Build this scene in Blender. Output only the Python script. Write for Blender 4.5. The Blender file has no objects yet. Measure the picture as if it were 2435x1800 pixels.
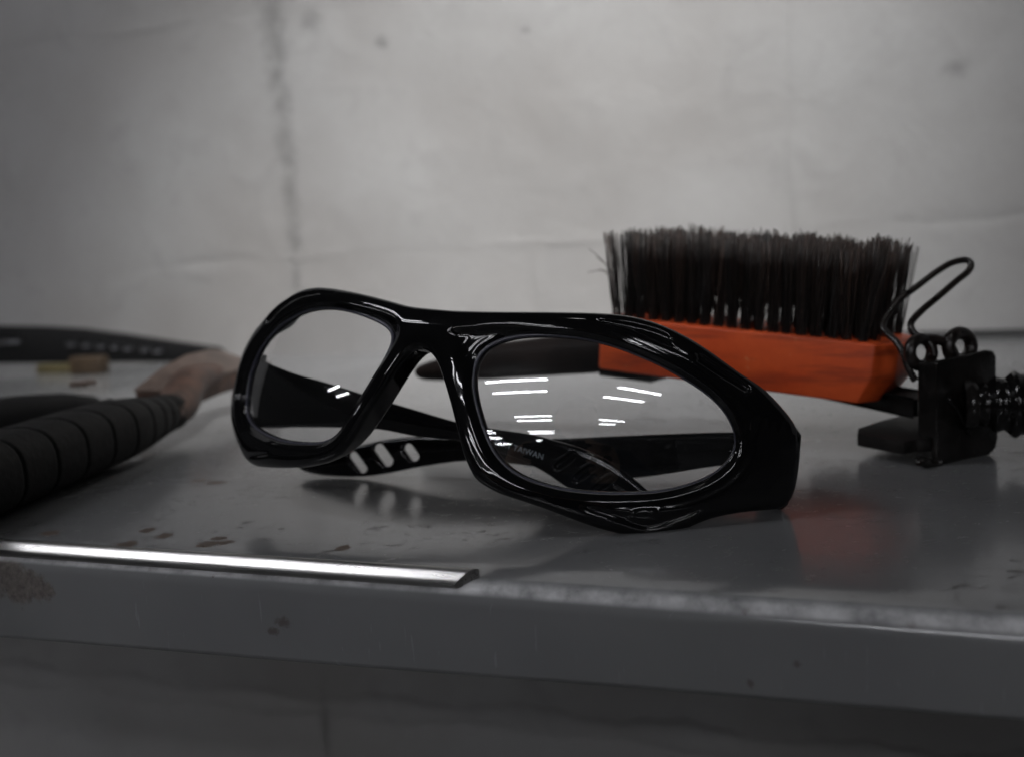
import bpy, bmesh, math, random
import numpy as np
from mathutils import Vector, Matrix, Quaternion

random.seed(7)
rng = np.random.default_rng(7)
S = 0.001                       # everything below is written in millimetres
scene = bpy.context.scene
COL = scene.collection

# ------------------------------------------------------------------ camera, world, lamps, exposure
FPX, CX, CY, CAMH = 2435.0, 1217.5, 900.0, 63.0
_p = math.atan(.109); _r = math.atan(.0521)
FW = np.array([0, math.cos(_p), -math.sin(_p)])
_d0 = np.array([0, -math.sin(_p), -math.cos(_p)])
RV = math.cos(_r) * np.array([1., 0, 0]) + math.sin(_r) * _d0
DV = -math.sin(_r) * np.array([1., 0, 0]) + math.cos(_r) * _d0
CAM = np.array([0, 0, CAMH])

cd = bpy.data.cameras.new('camera'); cam = bpy.data.objects.new('camera', cd); COL.objects.link(cam)
cam.matrix_world = Matrix(((RV[0], -DV[0], -FW[0], 0), (RV[1], -DV[1], -FW[1], 0), (RV[2], -DV[2], -FW[2], CAMH * S), (0, 0, 0, 1)))
cd.sensor_width = 36; cd.lens = 36
cd.clip_start = 0.005; cd.clip_end = 50
cd.dof.use_dof = True; cd.dof.focus_distance = 0.236; cd.dof.aperture_fstop = 12.0; cd.dof.aperture_blades = 7
scene.camera = cam

world = bpy.data.worlds.new('World'); scene.world = world; world.use_nodes = True
world.node_tree.nodes['Background'].inputs[0].default_value = (0.95, 0.95, 1.0, 1)
world.node_tree.nodes['Background'].inputs[1].default_value = 0.010

scene.view_settings.view_transform = 'Standard'; scene.view_settings.look = 'None'
scene.view_settings.exposure = 0.38; scene.view_settings.gamma = 1.0
scene.cycles.use_denoising = True
scene.cycles.max_bounces = 8; scene.cycles.transparent_max_bounces = 12
scene.cycles.sample_clamp_indirect = 4.0

def spot(name, loc, aim, power, angle, blend, radius, color):
    l = bpy.data.lights.new(name, 'SPOT'); l.energy = power; l.spot_size = math.radians(angle); l.spot_blend = blend
    l.shadow_soft_size = radius; l.color = color
    o = bpy.data.objects.new(name, l); COL.objects.link(o); o.location = Vector(loc) * S
    o.rotation_euler = (Vector(aim) - Vector(loc)).to_track_quat('-Z', 'Y').to_euler()
    return o
spot('added_wall_spot', (210, -180, 1640), (8, 700, 165), 188.0, 26, 1.0, 0.13, (1.0, 0.985, 0.965))  # added unseen spot: main light, its soft cone darkens the wall towards the corners

# ------------------------------------------------------------------ helpers
def ray(x, y):
    d = FW + RV * (x - CX) / FPX + DV * (y - CY) / FPX
    return d / np.linalg.norm(d)
def ground(x, y, z=0.0):
    d = ray(x, y); return CAM + d * (z - CAMH) / d[2]
def at(x, y, Z):                 # point seen at (x, y), Z mm in front of the camera
    d = FW + RV * (x - CX) / FPX + DV * (y - CY) / FPX
    return CAM + d * Z
def on_plane(x, y, P0, n):
    d = ray(x, y); t = np.dot(np.asarray(P0) - CAM, n) / np.dot(d, n); return CAM + d * t

def mesh_obj(name, verts, faces, mat=None, parent=None, smooth=True, normals=None, origin=None):
    m = bpy.data.meshes.new(name)
    V = np.asarray(verts, float)
    o0 = np.zeros(3) if origin is None else np.asarray(origin, float)
    m.from_pydata(((V - o0) * S).tolist(), [], faces if isinstance(faces, list) else faces.tolist())
    m.update()
    if smooth: m.shade_smooth()
    if normals is not None: m.normals_split_custom_set_from_vertices(normals.tolist())
    if mat: m.materials.append(mat)
    o = bpy.data.objects.new(name, m); COL.objects.link(o)
    if origin is not None: o.location = Vector(o0) * S
    if parent: o.parent = parent; o.matrix_parent_inverse = Matrix.Identity(4)
    if parent is not None and origin is None: pass
    return o
def thing(name, label, cat, loc, group=None):
    o = bpy.data.objects.new(name, None); COL.objects.link(o); o.empty_display_size = .01
    o.location = Vector(loc) * S; o['label'] = label; o['category'] = cat
    if group: o['group'] = group
    return o
def adopt(o, parent):
    """keep the world place of o when hung under parent (parents are only translated)"""
    o.parent = parent
    q = parent; off = Vector((0, 0, 0))
    while q: off += q.location; q = q.parent
    o.location = o.location - off
    return o
def part(name, verts, faces, mat, parent, **k):
    return adopt(mesh_obj(name, verts, faces, mat, **k), parent)

def catmull(pts, n=6, closed=True):
    P = np.asarray(pts, float); N = len(P); out = []
    rngi = range(N) if closed else range(N - 1)
    for i in rngi:
        if closed: a, b, c, d = P[(i - 1) % N], P[i], P[(i + 1) % N], P[(i + 2) % N]
        else: a, b, c, d = P[max(i - 1, 0)], P[i], P[i + 1], P[min(i + 2, N - 1)]
        for k in range(n):
            t = k / n
            out.append(.5 * ((2 * b) + (-a + c) * t + (2 * a - 5 * b + 4 * c - d) * t * t + (-a + 3 * b - 3 * c + d) * t ** 3))
    if not closed: out.append(P[-1])
    return np.array(out)

def sdf_poly(X, Y, poly):
    P = np.asarray(poly, float); A = P; B = np.roll(P, -1, 0)
    best = np.full(X.shape, 1e9); inside = np.zeros(X.shape, bool)
    for (ax, ay), (bx, by) in zip(A, B):
        dx, dy = bx - ax, by - ay; L = dx * dx + dy * dy + 1e-12
        t = np.clip(((X - ax) * dx + (Y - ay) * dy) / L, 0, 1)
        best = np.minimum(best, (X - ax - t * dx) ** 2 + (Y - ay - t * dy) ** 2)
        if ay != by:
            c = ((ay > Y) != (by > Y)) & (X < (bx - ax) * (Y - ay) / (by - ay) + ax); inside ^= c
    d = np.sqrt(best); return np.where(inside, -d, d)
def sm(x, a, b):
    t = np.clip((x - a) / (b - a), 0, 1); return t * t * (3 - 2 * t)
def rint(a, b, r):
    return np.minimum(np.maximum(a, b), -r) + np.sqrt(np.maximum(a + r, 0) ** 2 + np.maximum(b + r, 0) ** 2)

def surface_nets(f, org, step):
    """f[i,j,k] sampled field, negative inside -> verts, quads, gradient at verts"""
    f = f.astype(np.float32); ins = f < 0; nx, ny, nz = f.shape
    c = np.zeros((nx - 1, ny - 1, nz - 1), np.int8)
    for a in (0, 1):
        for b in (0, 1):
            for d in (0, 1): c += ins[a:nx - 1 + a, b:ny - 1 + b, d:nz - 1 + d]
    act = (c > 0) & (c < 8); I, J, K = np.nonzero(act)
    idx = np.full(act.shape, -1, np.int64); idx[I, J, K] = np.arange(len(I))
    acc = np.zeros((len(I), 3)); cnt = np.zeros(len(I))
    for ax in range(3):
        o1, o2 = [q for q in range(3) if q != ax]
        for a in (0, 1):
            for b in (0, 1):
                s = [I, J, K]; s = [q.copy() for q in s]; s[o1] += a; s[o2] += b
                e = [q.copy() for q in s]; e[ax] += 1
                fa = f[s[0], s[1], s[2]]; fb = f[e[0], e[1], e[2]]; m = (fa < 0) != (fb < 0)
                t = np.where(m, fa / np.where(m, fa - fb, 1), 0)
                p = np.stack(s, 1).astype(float); p[:, ax] += t
                acc[m] += p[m]; cnt[m] += 1
    V = acc / cnt[:, None]
    Q = []
    for ax in range(3):
        o1, o2 = [q for q in range(3) if q != ax]
        sl0 = [slice(None)] * 3; sl1 = [slice(None)] * 3; sl0[ax] = slice(0, -1); sl1[ax] = slice(1, None)
        m = ins[tuple(sl0)] != ins[tuple(sl1)]; E = np.stack(np.nonzero(m), 1)
        ok = (E[:, o1] > 0) & (E[:, o2] > 0) & (E[:, o1] < act.shape[o1]) & (E[:, o2] < act.shape[o2]); E = E[ok]
        def cell(d1, d2):
            q = E.copy(); q[:, o1] += d1; q[:, o2] += d2; return idx[q[:, 0], q[:, 1], q[:, 2]]
        q = np.stack([cell(-1, -1), cell(0, -1), cell(0, 0), cell(-1, 0)], 1)
        s = ins[E[:, 0], E[:, 1], E[:, 2]]
        if ax == 1: s = ~s
        q[~s] = q[~s][:, ::-1]
        Q.append(q)
    Q = np.concatenate(Q)
    G = np.gradient(f); I0 = np.clip(V.astype(int), 0, np.array(f.shape) - 2); fr = V - I0; g = np.zeros((len(V), 3))
    for a in (0, 1):
        for b in (0, 1):
            for d in (0, 1):
                w = (fr[:, 0] if a else 1 - fr[:, 0]) * (fr[:, 1] if b else 1 - fr[:, 1]) * (fr[:, 2] if d else 1 - fr[:, 2])
                for q in range(3): g[:, q] += w * G[q][I0[:, 0] + a, I0[:, 1] + b, I0[:, 2] + d]
    return np.asarray(org) + V * step, Q, g

def box_vf(c, ex, ey, ez, h, bev=0.0):
    """oriented box: centre, three unit axes, half sizes; optional chamfer (faces stay planar)"""
    c = np.asarray(c, float); A = [np.asarray(q, float) for q in (ex, ey, ez)]
    bm = bmesh.new(); bmesh.ops.create_cube(bm, size=2)
    for v in bm.verts: v.co = Vector(c + A[0] * v.co[0] * h[0] + A[1] * v.co[1] * h[1] + A[2] * v.co[2] * h[2])
    if bev: bmesh.ops.bevel(bm, geom=bm.edges[:], offset=bev, segments=2, affect='EDGES', profile=.6)
    bmesh.ops.recalc_face_normals(bm, faces=bm.faces)
    V = [tuple(v.co) for v in bm.verts]; Fc = [[v.index for v in f.verts] for f in bm.faces]; bm.free()
    return V, Fc
def prism_vf(poly3, dirv, bev=0.0, seg=2):
    """closed planar polygon extruded along dirv"""
    bm = bmesh.new(); vs = [bm.verts.new(p) for p in poly3]; f = bm.faces.new(vs)
    r = bmesh.ops.extrude_face_region(bm, geom=[f])
    for g in r['geom']:
        if isinstance(g, bmesh.types.BMVert): g.co += Vector(dirv)
    bmesh.ops.recalc_face_normals(bm, faces=bm.faces)
    if bev: bmesh.ops.bevel(bm, geom=bm.edges[:], offset=bev, segments=seg, affect='EDGES', profile=.6)
    bmesh.ops.triangulate(bm, faces=[f for f in bm.faces if len(f.verts) > 4])
    bm.verts.index_update()
    V = [tuple(v.co) for v in bm.verts]; Fc = [[v.index for v in f.verts] for f in bm.faces]; bm.free()
    return V, Fc
def tube_vf(path, rad, n=10, closed=False, flat=1.0, up=(0, 0, 1)):
    P = np.asarray(path, float); N = len(P); R = np.full(N, rad) if np.isscalar(rad) else np.asarray(rad)
    V = []; F = []
    T = np.roll(P, -1, 0) - np.roll(P, 1, 0) if closed else np.gradient(P, axis=0)
    T /= np.linalg.norm(T, axis=1)[:, None]
    a = np.cross(T[0], up); 
    if np.linalg.norm(a) < 1e-3: a = np.cross(T[0], (1, 0, 0))
    a /= np.linalg.norm(a)
    for i in range(N):
        a = a - T[i] * np.dot(a, T[i]); a /= np.linalg.norm(a); b = np.cross(T[i], a)
        for k in range(n):
            t = 2 * math.pi * k / n; V.append(P[i] + R[i] * (math.cos(t) * a + flat * math.sin(t) * b))
    M = N if closed else N - 1
    for i in range(M):
        for k in range(n):
            F.append([i * n + k, ((i + 1) % N) * n + k, ((i + 1) % N) * n + (k + 1) % n, i * n + (k + 1) % n][::-1])
    if not closed:
        F.append([k for k in range(n)]); F.append([(N - 1) * n + k for k in range(n)][::-1])
    return V, F
def join_vf(lst):
    V = []; F = []
    for v, f in lst:
        o = len(V); V += [tuple(q) for q in v]; F += [[i + o for i in q] for q in f]
    return V, F
def autosmooth(o, ang=35):
    m = o.data
    m.shade_smooth()
    bm = bmesh.new(); bm.from_mesh(m)
    for e in bm.edges:
        if len(e.link_faces) == 2 and e.calc_face_angle(0) > math.radians(ang): e.smooth = False
    bm.to_mesh(m); bm.free(); return o

# ------------------------------------------------------------------ materials
class NT:
    def __init__(s, name):
        s.m = bpy.data.materials.new(name); s.m.use_nodes = True; s.t = s.m.node_tree; s.n = s.t.nodes; s.b = s.n['Principled BSDF']
    def add(s, typ, **k):
        n = s.n.new(typ)
        for a, v in k.items(): setattr(n, a, v)
        return n
    def link(s, a, b): s.t.links.new(a, b)
    def val(s, sock, v):
        if hasattr(v, 'is_output'): s.link(v, sock)
        else: sock.default_value = v
    def math(s, op, a, b=None, c=None, clamp=False):
        n = s.add('ShaderNodeMath', operation=op); n.use_clamp = clamp
        s.val(n.inputs[0], a)
        if b is not None: s.val(n.inputs[1], b)
        if c is not None: s.val(n.inputs[2], c)
        return n.outputs[0]
    def noise(s, scale, detail=4, rough=.55, vec=None, dist=0.0):
        n = s.add('ShaderNodeTexNoise'); n.inputs['Scale'].default_value = scale; n.inputs['Detail'].default_value = detail
        n.inputs['Roughness'].default_value = rough; n.inputs['Distortion'].default_value = dist
        if vec is not None: s.link(vec, n.inputs['Vector'])
        return n.outputs['Fac']
    def ramp(s, fac, a, b, ca=(0, 0, 0, 1), cb=(1, 1, 1, 1)):
        n = s.add('ShaderNodeValToRGB'); s.link(fac, n.inputs[0]); e = n.color_ramp.elements
        e[0].position = a; e[1].position = b; e[0].color = ca; e[1].color = cb; return n.outputs[0]
    def mix(s, fac, a, b, mode='MIX'):
        n = s.add('ShaderNodeMix', data_type='RGBA', blend_type=mode)
        s.val(n.inputs[0], fac); s.val(n.inputs[6], a); s.val(n.inputs[7], b); return n.outputs[2]
    def pos(s):
        return s.add('ShaderNodeNewGeometry').outputs['Position']
    def map(s, vec, loc=(0, 0, 0), rot=(0, 0, 0), sc=(1, 1, 1)):
        n = s.add('ShaderNodeMapping'); s.link(vec, n.inputs[0])
        n.inputs[1].default_value = loc; n.inputs[2].default_value = rot; n.inputs[3].default_value = sc; return n.outputs[0]
    def bump(s, h, dist, strength=1.0):
        n = s.add('ShaderNodeBump'); n.inputs['Strength'].default_value = strength; n.inputs['Distance'].default_value = dist
        s.link(h, n.inputs['Height']); s.link(n.outputs[0], s.b.inputs['Normal']); return n
def simple(name, col, rough, metal=0.0, noise_amt=0.0, scale=300, bump=0.0, ior=1.5):
    m = NT(name); b = m.b
    b.inputs['Roughness'].default_value = rough; b.inputs['Metallic'].default_value = metal; b.inputs['IOR'].default_value = ior
    c = (*col, 1)
    if noise_amt:
        n = m.noise(scale, 5, .6, m.pos())
        m.link(m.mix(m.ramp(n, .35, .65), tuple(q * (1 - noise_amt) for q in col) + (1,), tuple(q * (1 + noise_amt) for q in col) + (1,)), b.inputs['Base Color'])
        r = m.math('MULTIPLY_ADD', n, .25, rough - .12, clamp=True); m.link(r, b.inputs['Roughness'])
        if bump: m.bump(n, bump)
    else: b.inputs['Base Color'].default_value = c
    return m.m

def spots_mask(m, vec, lst, soft=.25):
    """union of noisy elliptical patches (world mm): (x, y, z, rx, ry, rz, rot)"""
    tot = None
    for (x, y, z, rx, ry, rz, rot) in lst:
        sub = m.add('ShaderNodeVectorMath', operation='SUBTRACT'); m.link(vec, sub.inputs[0]); sub.inputs[1].default_value = (x * S, y * S, z * S)
        mp = m.add('ShaderNodeMapping', vector_type='TEXTURE'); m.link(sub.outputs[0], mp.inputs[0])
        mp.inputs[2].default_value = (0, 0, rot); mp.inputs[3].default_value = (rx * S, ry * S, rz * S)
        ln = m.add('ShaderNodeVectorMath', operation='LENGTH'); m.link(mp.outputs[0], ln.inputs[0])
        v = m.math('SUBTRACT', 1.0, ln.outputs['Value'])
        tot = v if tot is None else m.math('MAXIMUM', tot, v)
    return tot

# painted block wall
def wall_material(joint_pts, pits):
    m = NT('painted_masonry'); v = m.pos(); b = m.b
    big = m.noise(5.5, 3, .5, v); mid = m.noise(22, 5, .6, v, .6); fine = m.noise(160, 5, .6, v)
    col = m.mix(m.ramp(big, .35, .68), (.285, .275, .267, 1), (.375, .373, .371, 1))
    col = m.mix(m.math('MULTIPLY', m.ramp(mid, .56, .72), .32), col, (.21, .205, .20, 1))
    col = m.mix(m.math('MULTIPLY', m.ramp(fine, .35, .7), .12), col, (.22, .215, .21, 1))
    # dark pits gathered along the open upright joint and a few lone pits
    jn = m.noise(105, 7, .8, v, .7)
    jm = spots_mask(m, v, joint_pts)
    jf = m.math('MULTIPLY', m.ramp(m.math('ADD', m.math('MULTIPLY', jm, .34), jn), .57, .92), .50)
    col = m.mix(jf, col, (.085, .085, .083, 1))
    pm = spots_mask(m, v, pits); pf = m.math('MULTIPLY', m.ramp(m.math('ADD', m.math('MULTIPLY', pm, .40), jn), .62, .94), .36)
    col = m.mix(pf, col, (.10, .10, .10, 1))
    m.link(col, b.inputs['Base Color']); b.inputs['Roughness'].default_value = .62
    h = m.math('ADD', m.math('MULTIPLY', mid, 1.0), m.math('MULTIPLY', fine, .18))
    h = m.math('SUBTRACT', h, m.math('MULTIPLY', jf, .8)); h = m.math('SUBTRACT', h, m.math('MULTIPLY', pf, .8))
    m.bump(h, .0015, .8)
    return m.m

def shelf_material():
    m = NT('grey_enamelled_steel'); v = m.pos(); b = m.b
    n1 = m.noise(14, 4, .5, v); n2 = m.noise(420, 4, .6, v)
    col = m.mix(m.ramp(n1, .3, .7), (.170, .173, .177, 1), (.212, .215, .218, 1))
    # small dark chips and hair scratches
    sv = m.map(v, rot=(0, 0, .45), sc=(1, 1.3, 1)); chips = m.ramp(m.noise(210, 7, .75, sv, .8), .575, .62)
    zone = m.ramp(m.noise(26, 3, .5, v), .42, .52)
    sepz = m.add('ShaderNodeSeparateXYZ'); m.link(v, sepz.inputs[0]); onto = m.math('GREATER_THAN', sepz.outputs[2], -.0016)
    chipf = m.math('MULTIPLY', m.math('MULTIPLY', chips, m.math('MULTIPLY', zone, onto)), .75)
    col = m.mix(chipf, col, (.018, .016, .014, 1))
    sc = m.map(v, rot=(0, 0, -.5), sc=(1, 26, 1)); scr = m.ramp(m.noise(95, 3, .5, sc, .2), .70, .735)
    sc2 = m.map(v, rot=(0, 0, .75), sc=(1, 30, 1)); scr2 = m.ramp(m.noise(80, 3, .5, sc2, .2), .70, .73)
    scf = m.math('MULTIPLY', m.math('MAXIMUM', scr, scr2), .34)
    col = m.mix(scf, col, (.30, .31, .32, 1))
    # rust patches
    def g(x, y, rx, ry, rot, z=0):
        q = ground(x, y, z); return (q[0], q[1], z, rx, ry, 3, rot)
    rust = [g(512, 1147, 4.6, 3, -.2), g(470, 1142, 3.6, 2.2, 0), g(495, 1292, 3.4, 4.2, .3), g(522, 1279, 2.6, 3.2, .3), g(536, 1289, 2.7, 3, .3), g(300, 1294, 4, 4.5, 0),
            g(390, 1274, 3, 4, 0), g(120, 1267, 4, 3.6, 0), g(815, 1302, 2.2, 3, 0), g(350, 1260, 2.5, 4, .3)]
    rm = spots_mask(m, v, rust); rn = m.noise(380, 5, .7, v, .5)
    rf = m.ramp(m.math('ADD', m.math('MULTIPLY', rm, .5), rn), .58, .70)
    rcol = m.mix(rn, (.030, .017, .009, 1), (.115, .060, .026, 1))
    col = m.mix(m.math('MULTIPLY', rf, .85), col, rcol)
    # front lip: worn corner, brown smears, chipped rim dots
    lip = [LP(40, 1390, 9, 6), LP(95, 1400, 5, 4), LP(10, 1350, 7, 4)]
    lm = spots_mask(m, v, lip); lf = m.ramp(m.math('ADD', m.math('MULTIPLY', lm, .6), m.noise(240, 6, .7, v)), .55, .72)
    col = m.mix(m.math('MULTIPLY', lf, .9), col, m.mix(m.noise(600, 4, .7, v), (.02, .015, .012, 1), (.30, .27, .25, 1)))
    sp = [LP(672, 1478, 3.4, 2.0), LP(650, 1500, 2.5, 1.4), LP(1895, 1578, 1.2, 1.2), LP(1785, 1625, 1.0, 1.6)]
    sf = m.ramp(m.math('ADD', m.math('MULTIPLY', spots_mask(m, v, sp), .4), m.noise(420, 6, .75, v)), .58, .80)
    col = m.mix(m.math('MULTIPLY', sf, .55), col, (.065, .05, .034, 1))
    ed = [LP(1346, 1424, .9, .8), LP(1418, 1428, .6, .6), LP(1772, 1456, 1.1, .8), LP(2168, 1486, 1.3, 1.0), LP(350, 1356, .9, .7), LP(503, 1370, .7, .5)]
    ef = m.ramp(m.math('ADD', m.math('MULTIPLY', spots_mask(m, v, ed), .45), m.noise(900, 5, .75, v)), .62, .72)
    col = m.mix(m.math('MULTIPLY', ef, .85), col, (.045, .024, .016, 1))
    # highlight of the rolled edge painted in as a broken pale band
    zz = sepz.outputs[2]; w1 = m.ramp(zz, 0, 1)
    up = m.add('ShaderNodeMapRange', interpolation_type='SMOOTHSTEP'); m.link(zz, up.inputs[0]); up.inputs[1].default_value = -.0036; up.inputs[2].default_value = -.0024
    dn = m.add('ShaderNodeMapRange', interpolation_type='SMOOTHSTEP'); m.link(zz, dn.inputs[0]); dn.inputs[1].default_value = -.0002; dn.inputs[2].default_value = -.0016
    edge_sheen = m.math('MULTIPLY', m.math('MULTIPLY', up.outputs[0], dn.outputs[0]), m.ramp(m.noise(130, 5, .65, v), .25, .62))
    col = m.mix(m.math('MULTIPLY', edge_sheen, .92), col, (.74, .74, .75, 1))
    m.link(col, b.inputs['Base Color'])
    rr = m.math('ADD', m.math('MULTIPLY', n1, .08), m.math('MULTIPLY', m.math('ADD', chipf, rf), .35))
    rr = m.math('ADD', rr, .12); m.link(rr, b.inputs['Roughness']); b.inputs['IOR'].default_value = 1.52
    h = m.math('ADD', m.math('MULTIPLY', m.noise(60, 2, .5, v), .6), m.math('MULTIPLY', n2, .02))
    h = m.math('SUBTRACT', h, m.math('MULTIPLY', chipf, .08))
    m.bump(h, .00012, 1.0)
    return m.m

# ------------------------------------------------------------------ shelf and wall lines
EDGE0 = ground(1074, 1393, -1.3); EDGE0[2] = 0; EA = math.radians(-21.3)
ED = np.array([math.cos(EA), math.sin(EA), 0]); EN = np.array([-math.sin(EA), math.cos(EA), 0])   # along, inward
def SH(s, z, rs, rz, rot=0):      # place on the front lip for material patches
    q = EDGE0 + ED * s_from_x(s); return (q[0], q[1], z, rs, 2.5, rz, EA)
def LP(x, y, rs, rz):
    q = on_plane(x, y, EDGE0, EN); return (q[0], q[1], q[2], rs, 4.0, rz, EA)
def s_from_x(x): return (x - EDGE0[0]) / ED[0]
WA = math.radians(-18.0); WD = np.array([math.cos(WA), math.sin(WA), 0]); WN = np.array([math.sin(WA), -math.cos(WA), 0])  # toward the room
W0 = np.array([331., 677., 0.])
def wall_pt(x, y, off=0): return on_plane(x, y, W0 + WN * off, WN)

M = {}
M['black_gloss'] = simple('polished_black_plastic', (.0045, .0045, .005), .045, ior=1.5)
mb = NT('polished_black_plastic_scuffed'); _b = mb.b
mb.link(mb.mix(mb.math('MULTIPLY', mb.math('MULTIPLY', mb.ramp(mb.noise(2400, 4, .8, mb.pos()), .66, .71), mb.ramp(mb.noise(60, 3, .6, mb.pos()), .45, .65)), .5), (.0045, .0045, .005, 1), (.16, .16, .165, 1)), _b.inputs['Base Color'])
_n = mb.noise(1500, 4, .7, mb.pos())
mb.link(mb.math('ADD', mb.math('MULTIPLY', mb.ramp(_n, .60, .75), .05), .04), _b.inputs['Roughness'])
M['frame'] = mb.m
M['rubber'] = simple('ribbed_black_rubber', (.0045, .0044, .0045), .62, noise_amt=.35, scale=500, bump=.0002, ior=1.28)
M['rubber_b'] = simple('matt_black_rubber', (.005, .005, .0055), .6, noise_amt=.3, scale=400, ior=1.28)
M['gasket'] = simple('blue_grey_lens_gasket', (.055, .055, .075), .30)
M['worn_black'] = simple('worn_black_steel', (.012, .0105, .010), .62, noise_amt=.5, scale=160, ior=1.3)
M['black_smooth'] = simple('oiled_black_steel', (.005, .0045, .0045), .12)
M['tan'] = simple('dull_brown_steel', (.115, .084, .070), .45, metal=.25, noise_amt=.3, scale=120)
M['rustbrown'] = simple('rusty_brown_steel', (.085, .045, .032), .5, metal=.2, noise_amt=.45, scale=160)
M['black_paint'] = simple('black_painted_steel', (.0095, .0085, .008), .15, noise_amt=.5, scale=110, bump=.0002, ior=1.45)
M['wire'] = simple('browned_black_wire', (.010, .007, .006), .3, noise_amt=.5, scale=400)
M['brass'] = simple('tarnished_brass', (.12, .10, .045), .5, metal=.3, noise_amt=.3, scale=200)
M['brown'] = simple('dark_brown_leather', (.045, .028, .014), .55, noise_amt=.4, scale=150)
M['dark_wood'] = simple('dark_stained_wood', (.010, .0065, .0055), .55, noise_amt=.6, scale=70, ior=1.22)
M['print'] = simple('pale_grey_print', (.34, .38, .42), .5)
M['dullgrey'] = simple('dull_grey_steel', (.055, .055, .06), .45, metal=.5, noise_amt=.2)

def orange_paint():
    m = NT('orange_painted_wood'); b = m.b; v = m.add('ShaderNodeTexCoord').outputs['Object']
    n = m.noise(55, 5, .6, v); st = m.noise(25, 5, .6, m.map(v, sc=(1, 1, 9)))
    col = m.mix(m.ramp(n, .3, .7), (.54, .060, .011, 1), (.74, .108, .020, 1))
    col = m.mix(m.math('MULTIPLY', m.ramp(st, .48, .62), .6), col, (.24, .03, .012, 1))
    ch = m.ramp(m.noise(110, 5, .75, v), .63, .67); col = m.mix(m.math('MULTIPLY', ch, .7), col, (.62, .28, .14, 1))
    m.link(col, b.inputs['Base Color']); m.link(m.math('MULTIPLY_ADD', n, .2, .36), b.inputs['Roughness']); m.bump(n, .0006, .5)
    return m.m
M['orange'] = orange_paint()
def bristle_mat():
    m = NT('dark_brown_bristle'); b = m.b
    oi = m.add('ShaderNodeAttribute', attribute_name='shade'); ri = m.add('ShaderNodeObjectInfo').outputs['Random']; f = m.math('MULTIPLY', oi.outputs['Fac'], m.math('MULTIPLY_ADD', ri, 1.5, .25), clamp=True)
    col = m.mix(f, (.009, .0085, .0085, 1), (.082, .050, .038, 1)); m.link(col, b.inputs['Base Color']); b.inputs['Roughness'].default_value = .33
    return m.m
M['bristle'] = bristle_mat()
def alu():
    m = NT('brushed_aluminium'); b = m.b; v = m.pos()
    q = m.map(v, rot=(0, 0, -EA), sc=(1, 1, 1)); q = m.map(q, sc=(1.2, 60, 60))
    n = m.noise(26, 4, .6, q)
    m.link(m.mix(n, (.22, .21, .20, 1), (.74, .73, .72, 1)), b.inputs['Base Color']); b.inputs['Metallic'].default_value = 1
    m.link(m.math('MULTIPLY_ADD', n, .16, .21), b.inputs['Roughness']); m.bump(n, .00006, .6); return m.m
M['alu'] = alu()
def lens_mat():
    m = NT('clear_polycarbonate'); t = m.t; m.n.remove(m.b)
    tr = m.add('ShaderNodeBsdfTransparent'); tr.inputs[0].default_value = (.915, .922, .935, 1)
    gl = m.add('ShaderNodeBsdfGlossy'); gl.inputs['Roughness'].default_value = .006; gl.inputs[0].default_value = (1, 1, 1, 1)
    df = m.add('ShaderNodeBsdfDiffuse'); df.inputs[0].default_value = (.8, .82, .85, 1)
    v = m.pos()
    dust = m.ramp(m.noise(2200, 3, .8, v), .66, .72); zone = m.ramp(m.noise(90, 3, .6, v), .48, .66)
    sx = m.ramp(m.noise(260, 4, .7, m.map(v, rot=(0, .6, 0), sc=(9, 9, 1)), .4), .70, .73)
    d = m.math('MULTIPLY', m.math('ADD', m.math('MULTIPLY', dust, zone), m.math('MULTIPLY', sx, .12)), .5)
    d = m.math('ADD', m.math('MULTIPLY', d, .45), .006)
    m1 = m.add('ShaderNodeMixShader'); m.link(d, m1.inputs[0]); m.link(tr.outputs[0], m1.inputs[1]); m.link(df.outputs[0], m1.inputs[2])
    fr = m.add('ShaderNodeFresnel'); fr.inputs[0].default_value = 1.86
    m2 = m.add('ShaderNodeMixShader'); m.link(fr.outputs[0], m2.inputs[0]); m.link(m1.outputs[0], m2.inputs[1]); m.link(gl.outputs[0], m2.inputs[2])
    m.link(m2.outputs[0], m.n['Material Output'].inputs[0]); return m.m
M['lens'] = lens_mat()
def tube_mat():
    m = NT('lit_fluorescent_tube'); m.n.remove(m.b); e = m.add('ShaderNodeEmission'); e.inputs[0].default_value = (.95, .955, 1, 1); e.inputs[1].default_value = TUBE
    m.link(e.outputs[0], m.n['Material Output'].inputs[0]); return m.m
TUBE = 29.0
M['tube'] = tube_mat()
M['fixture'] = simple('grey_fixture_enamel', (.35, .36, .37), .5)
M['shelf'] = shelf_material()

# ================================================================== LARGE STRUCTURE
# --- wall: mortar backing with single painted blocks set 1.5 mm proud
jt = [wall_pt(*q) for q in ((648, 40), (652, 110), (655, 180), (668, 250), (676, 340), (684, 380), (690, 460), (697, 560), (704, 660), (735, 55), (905, 105), (776, 1745))]
jr = [(22, 42), (19, 40), (13, 34), (13, 30), (12, 30), (13, 22), (11, 26), (9, 34), (6, 26), (15, 16), (9, 7), (7, 60)]
joint_pts = [(q[0], q[1], q[2], r[0], 12, r[1], WA) for q, r in zip(jt, jr)]
pits = [wall_pt(*q) for q in ((2275, 165), (1250, 75), (905, 95))]
pits = [(q[0], q[1], q[2], rr, 12, rr * .7, WA) for q, rr in zip(pits, (14, 8, 8))]
M['wall'] = wall_material(joint_pts, pits)
zs = [wall_pt(660, y)[2] for y in (-560, 22, 615, 1140, 1655, 2230)]
zs = sorted(zs)
wx = lambda P: float(np.dot(np.asarray(P) - W0, WD))
u_joint = wx(wall_pt(655, 100)); u_low = wx(wall_pt(772, 1715))
BL = 395.0
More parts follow.
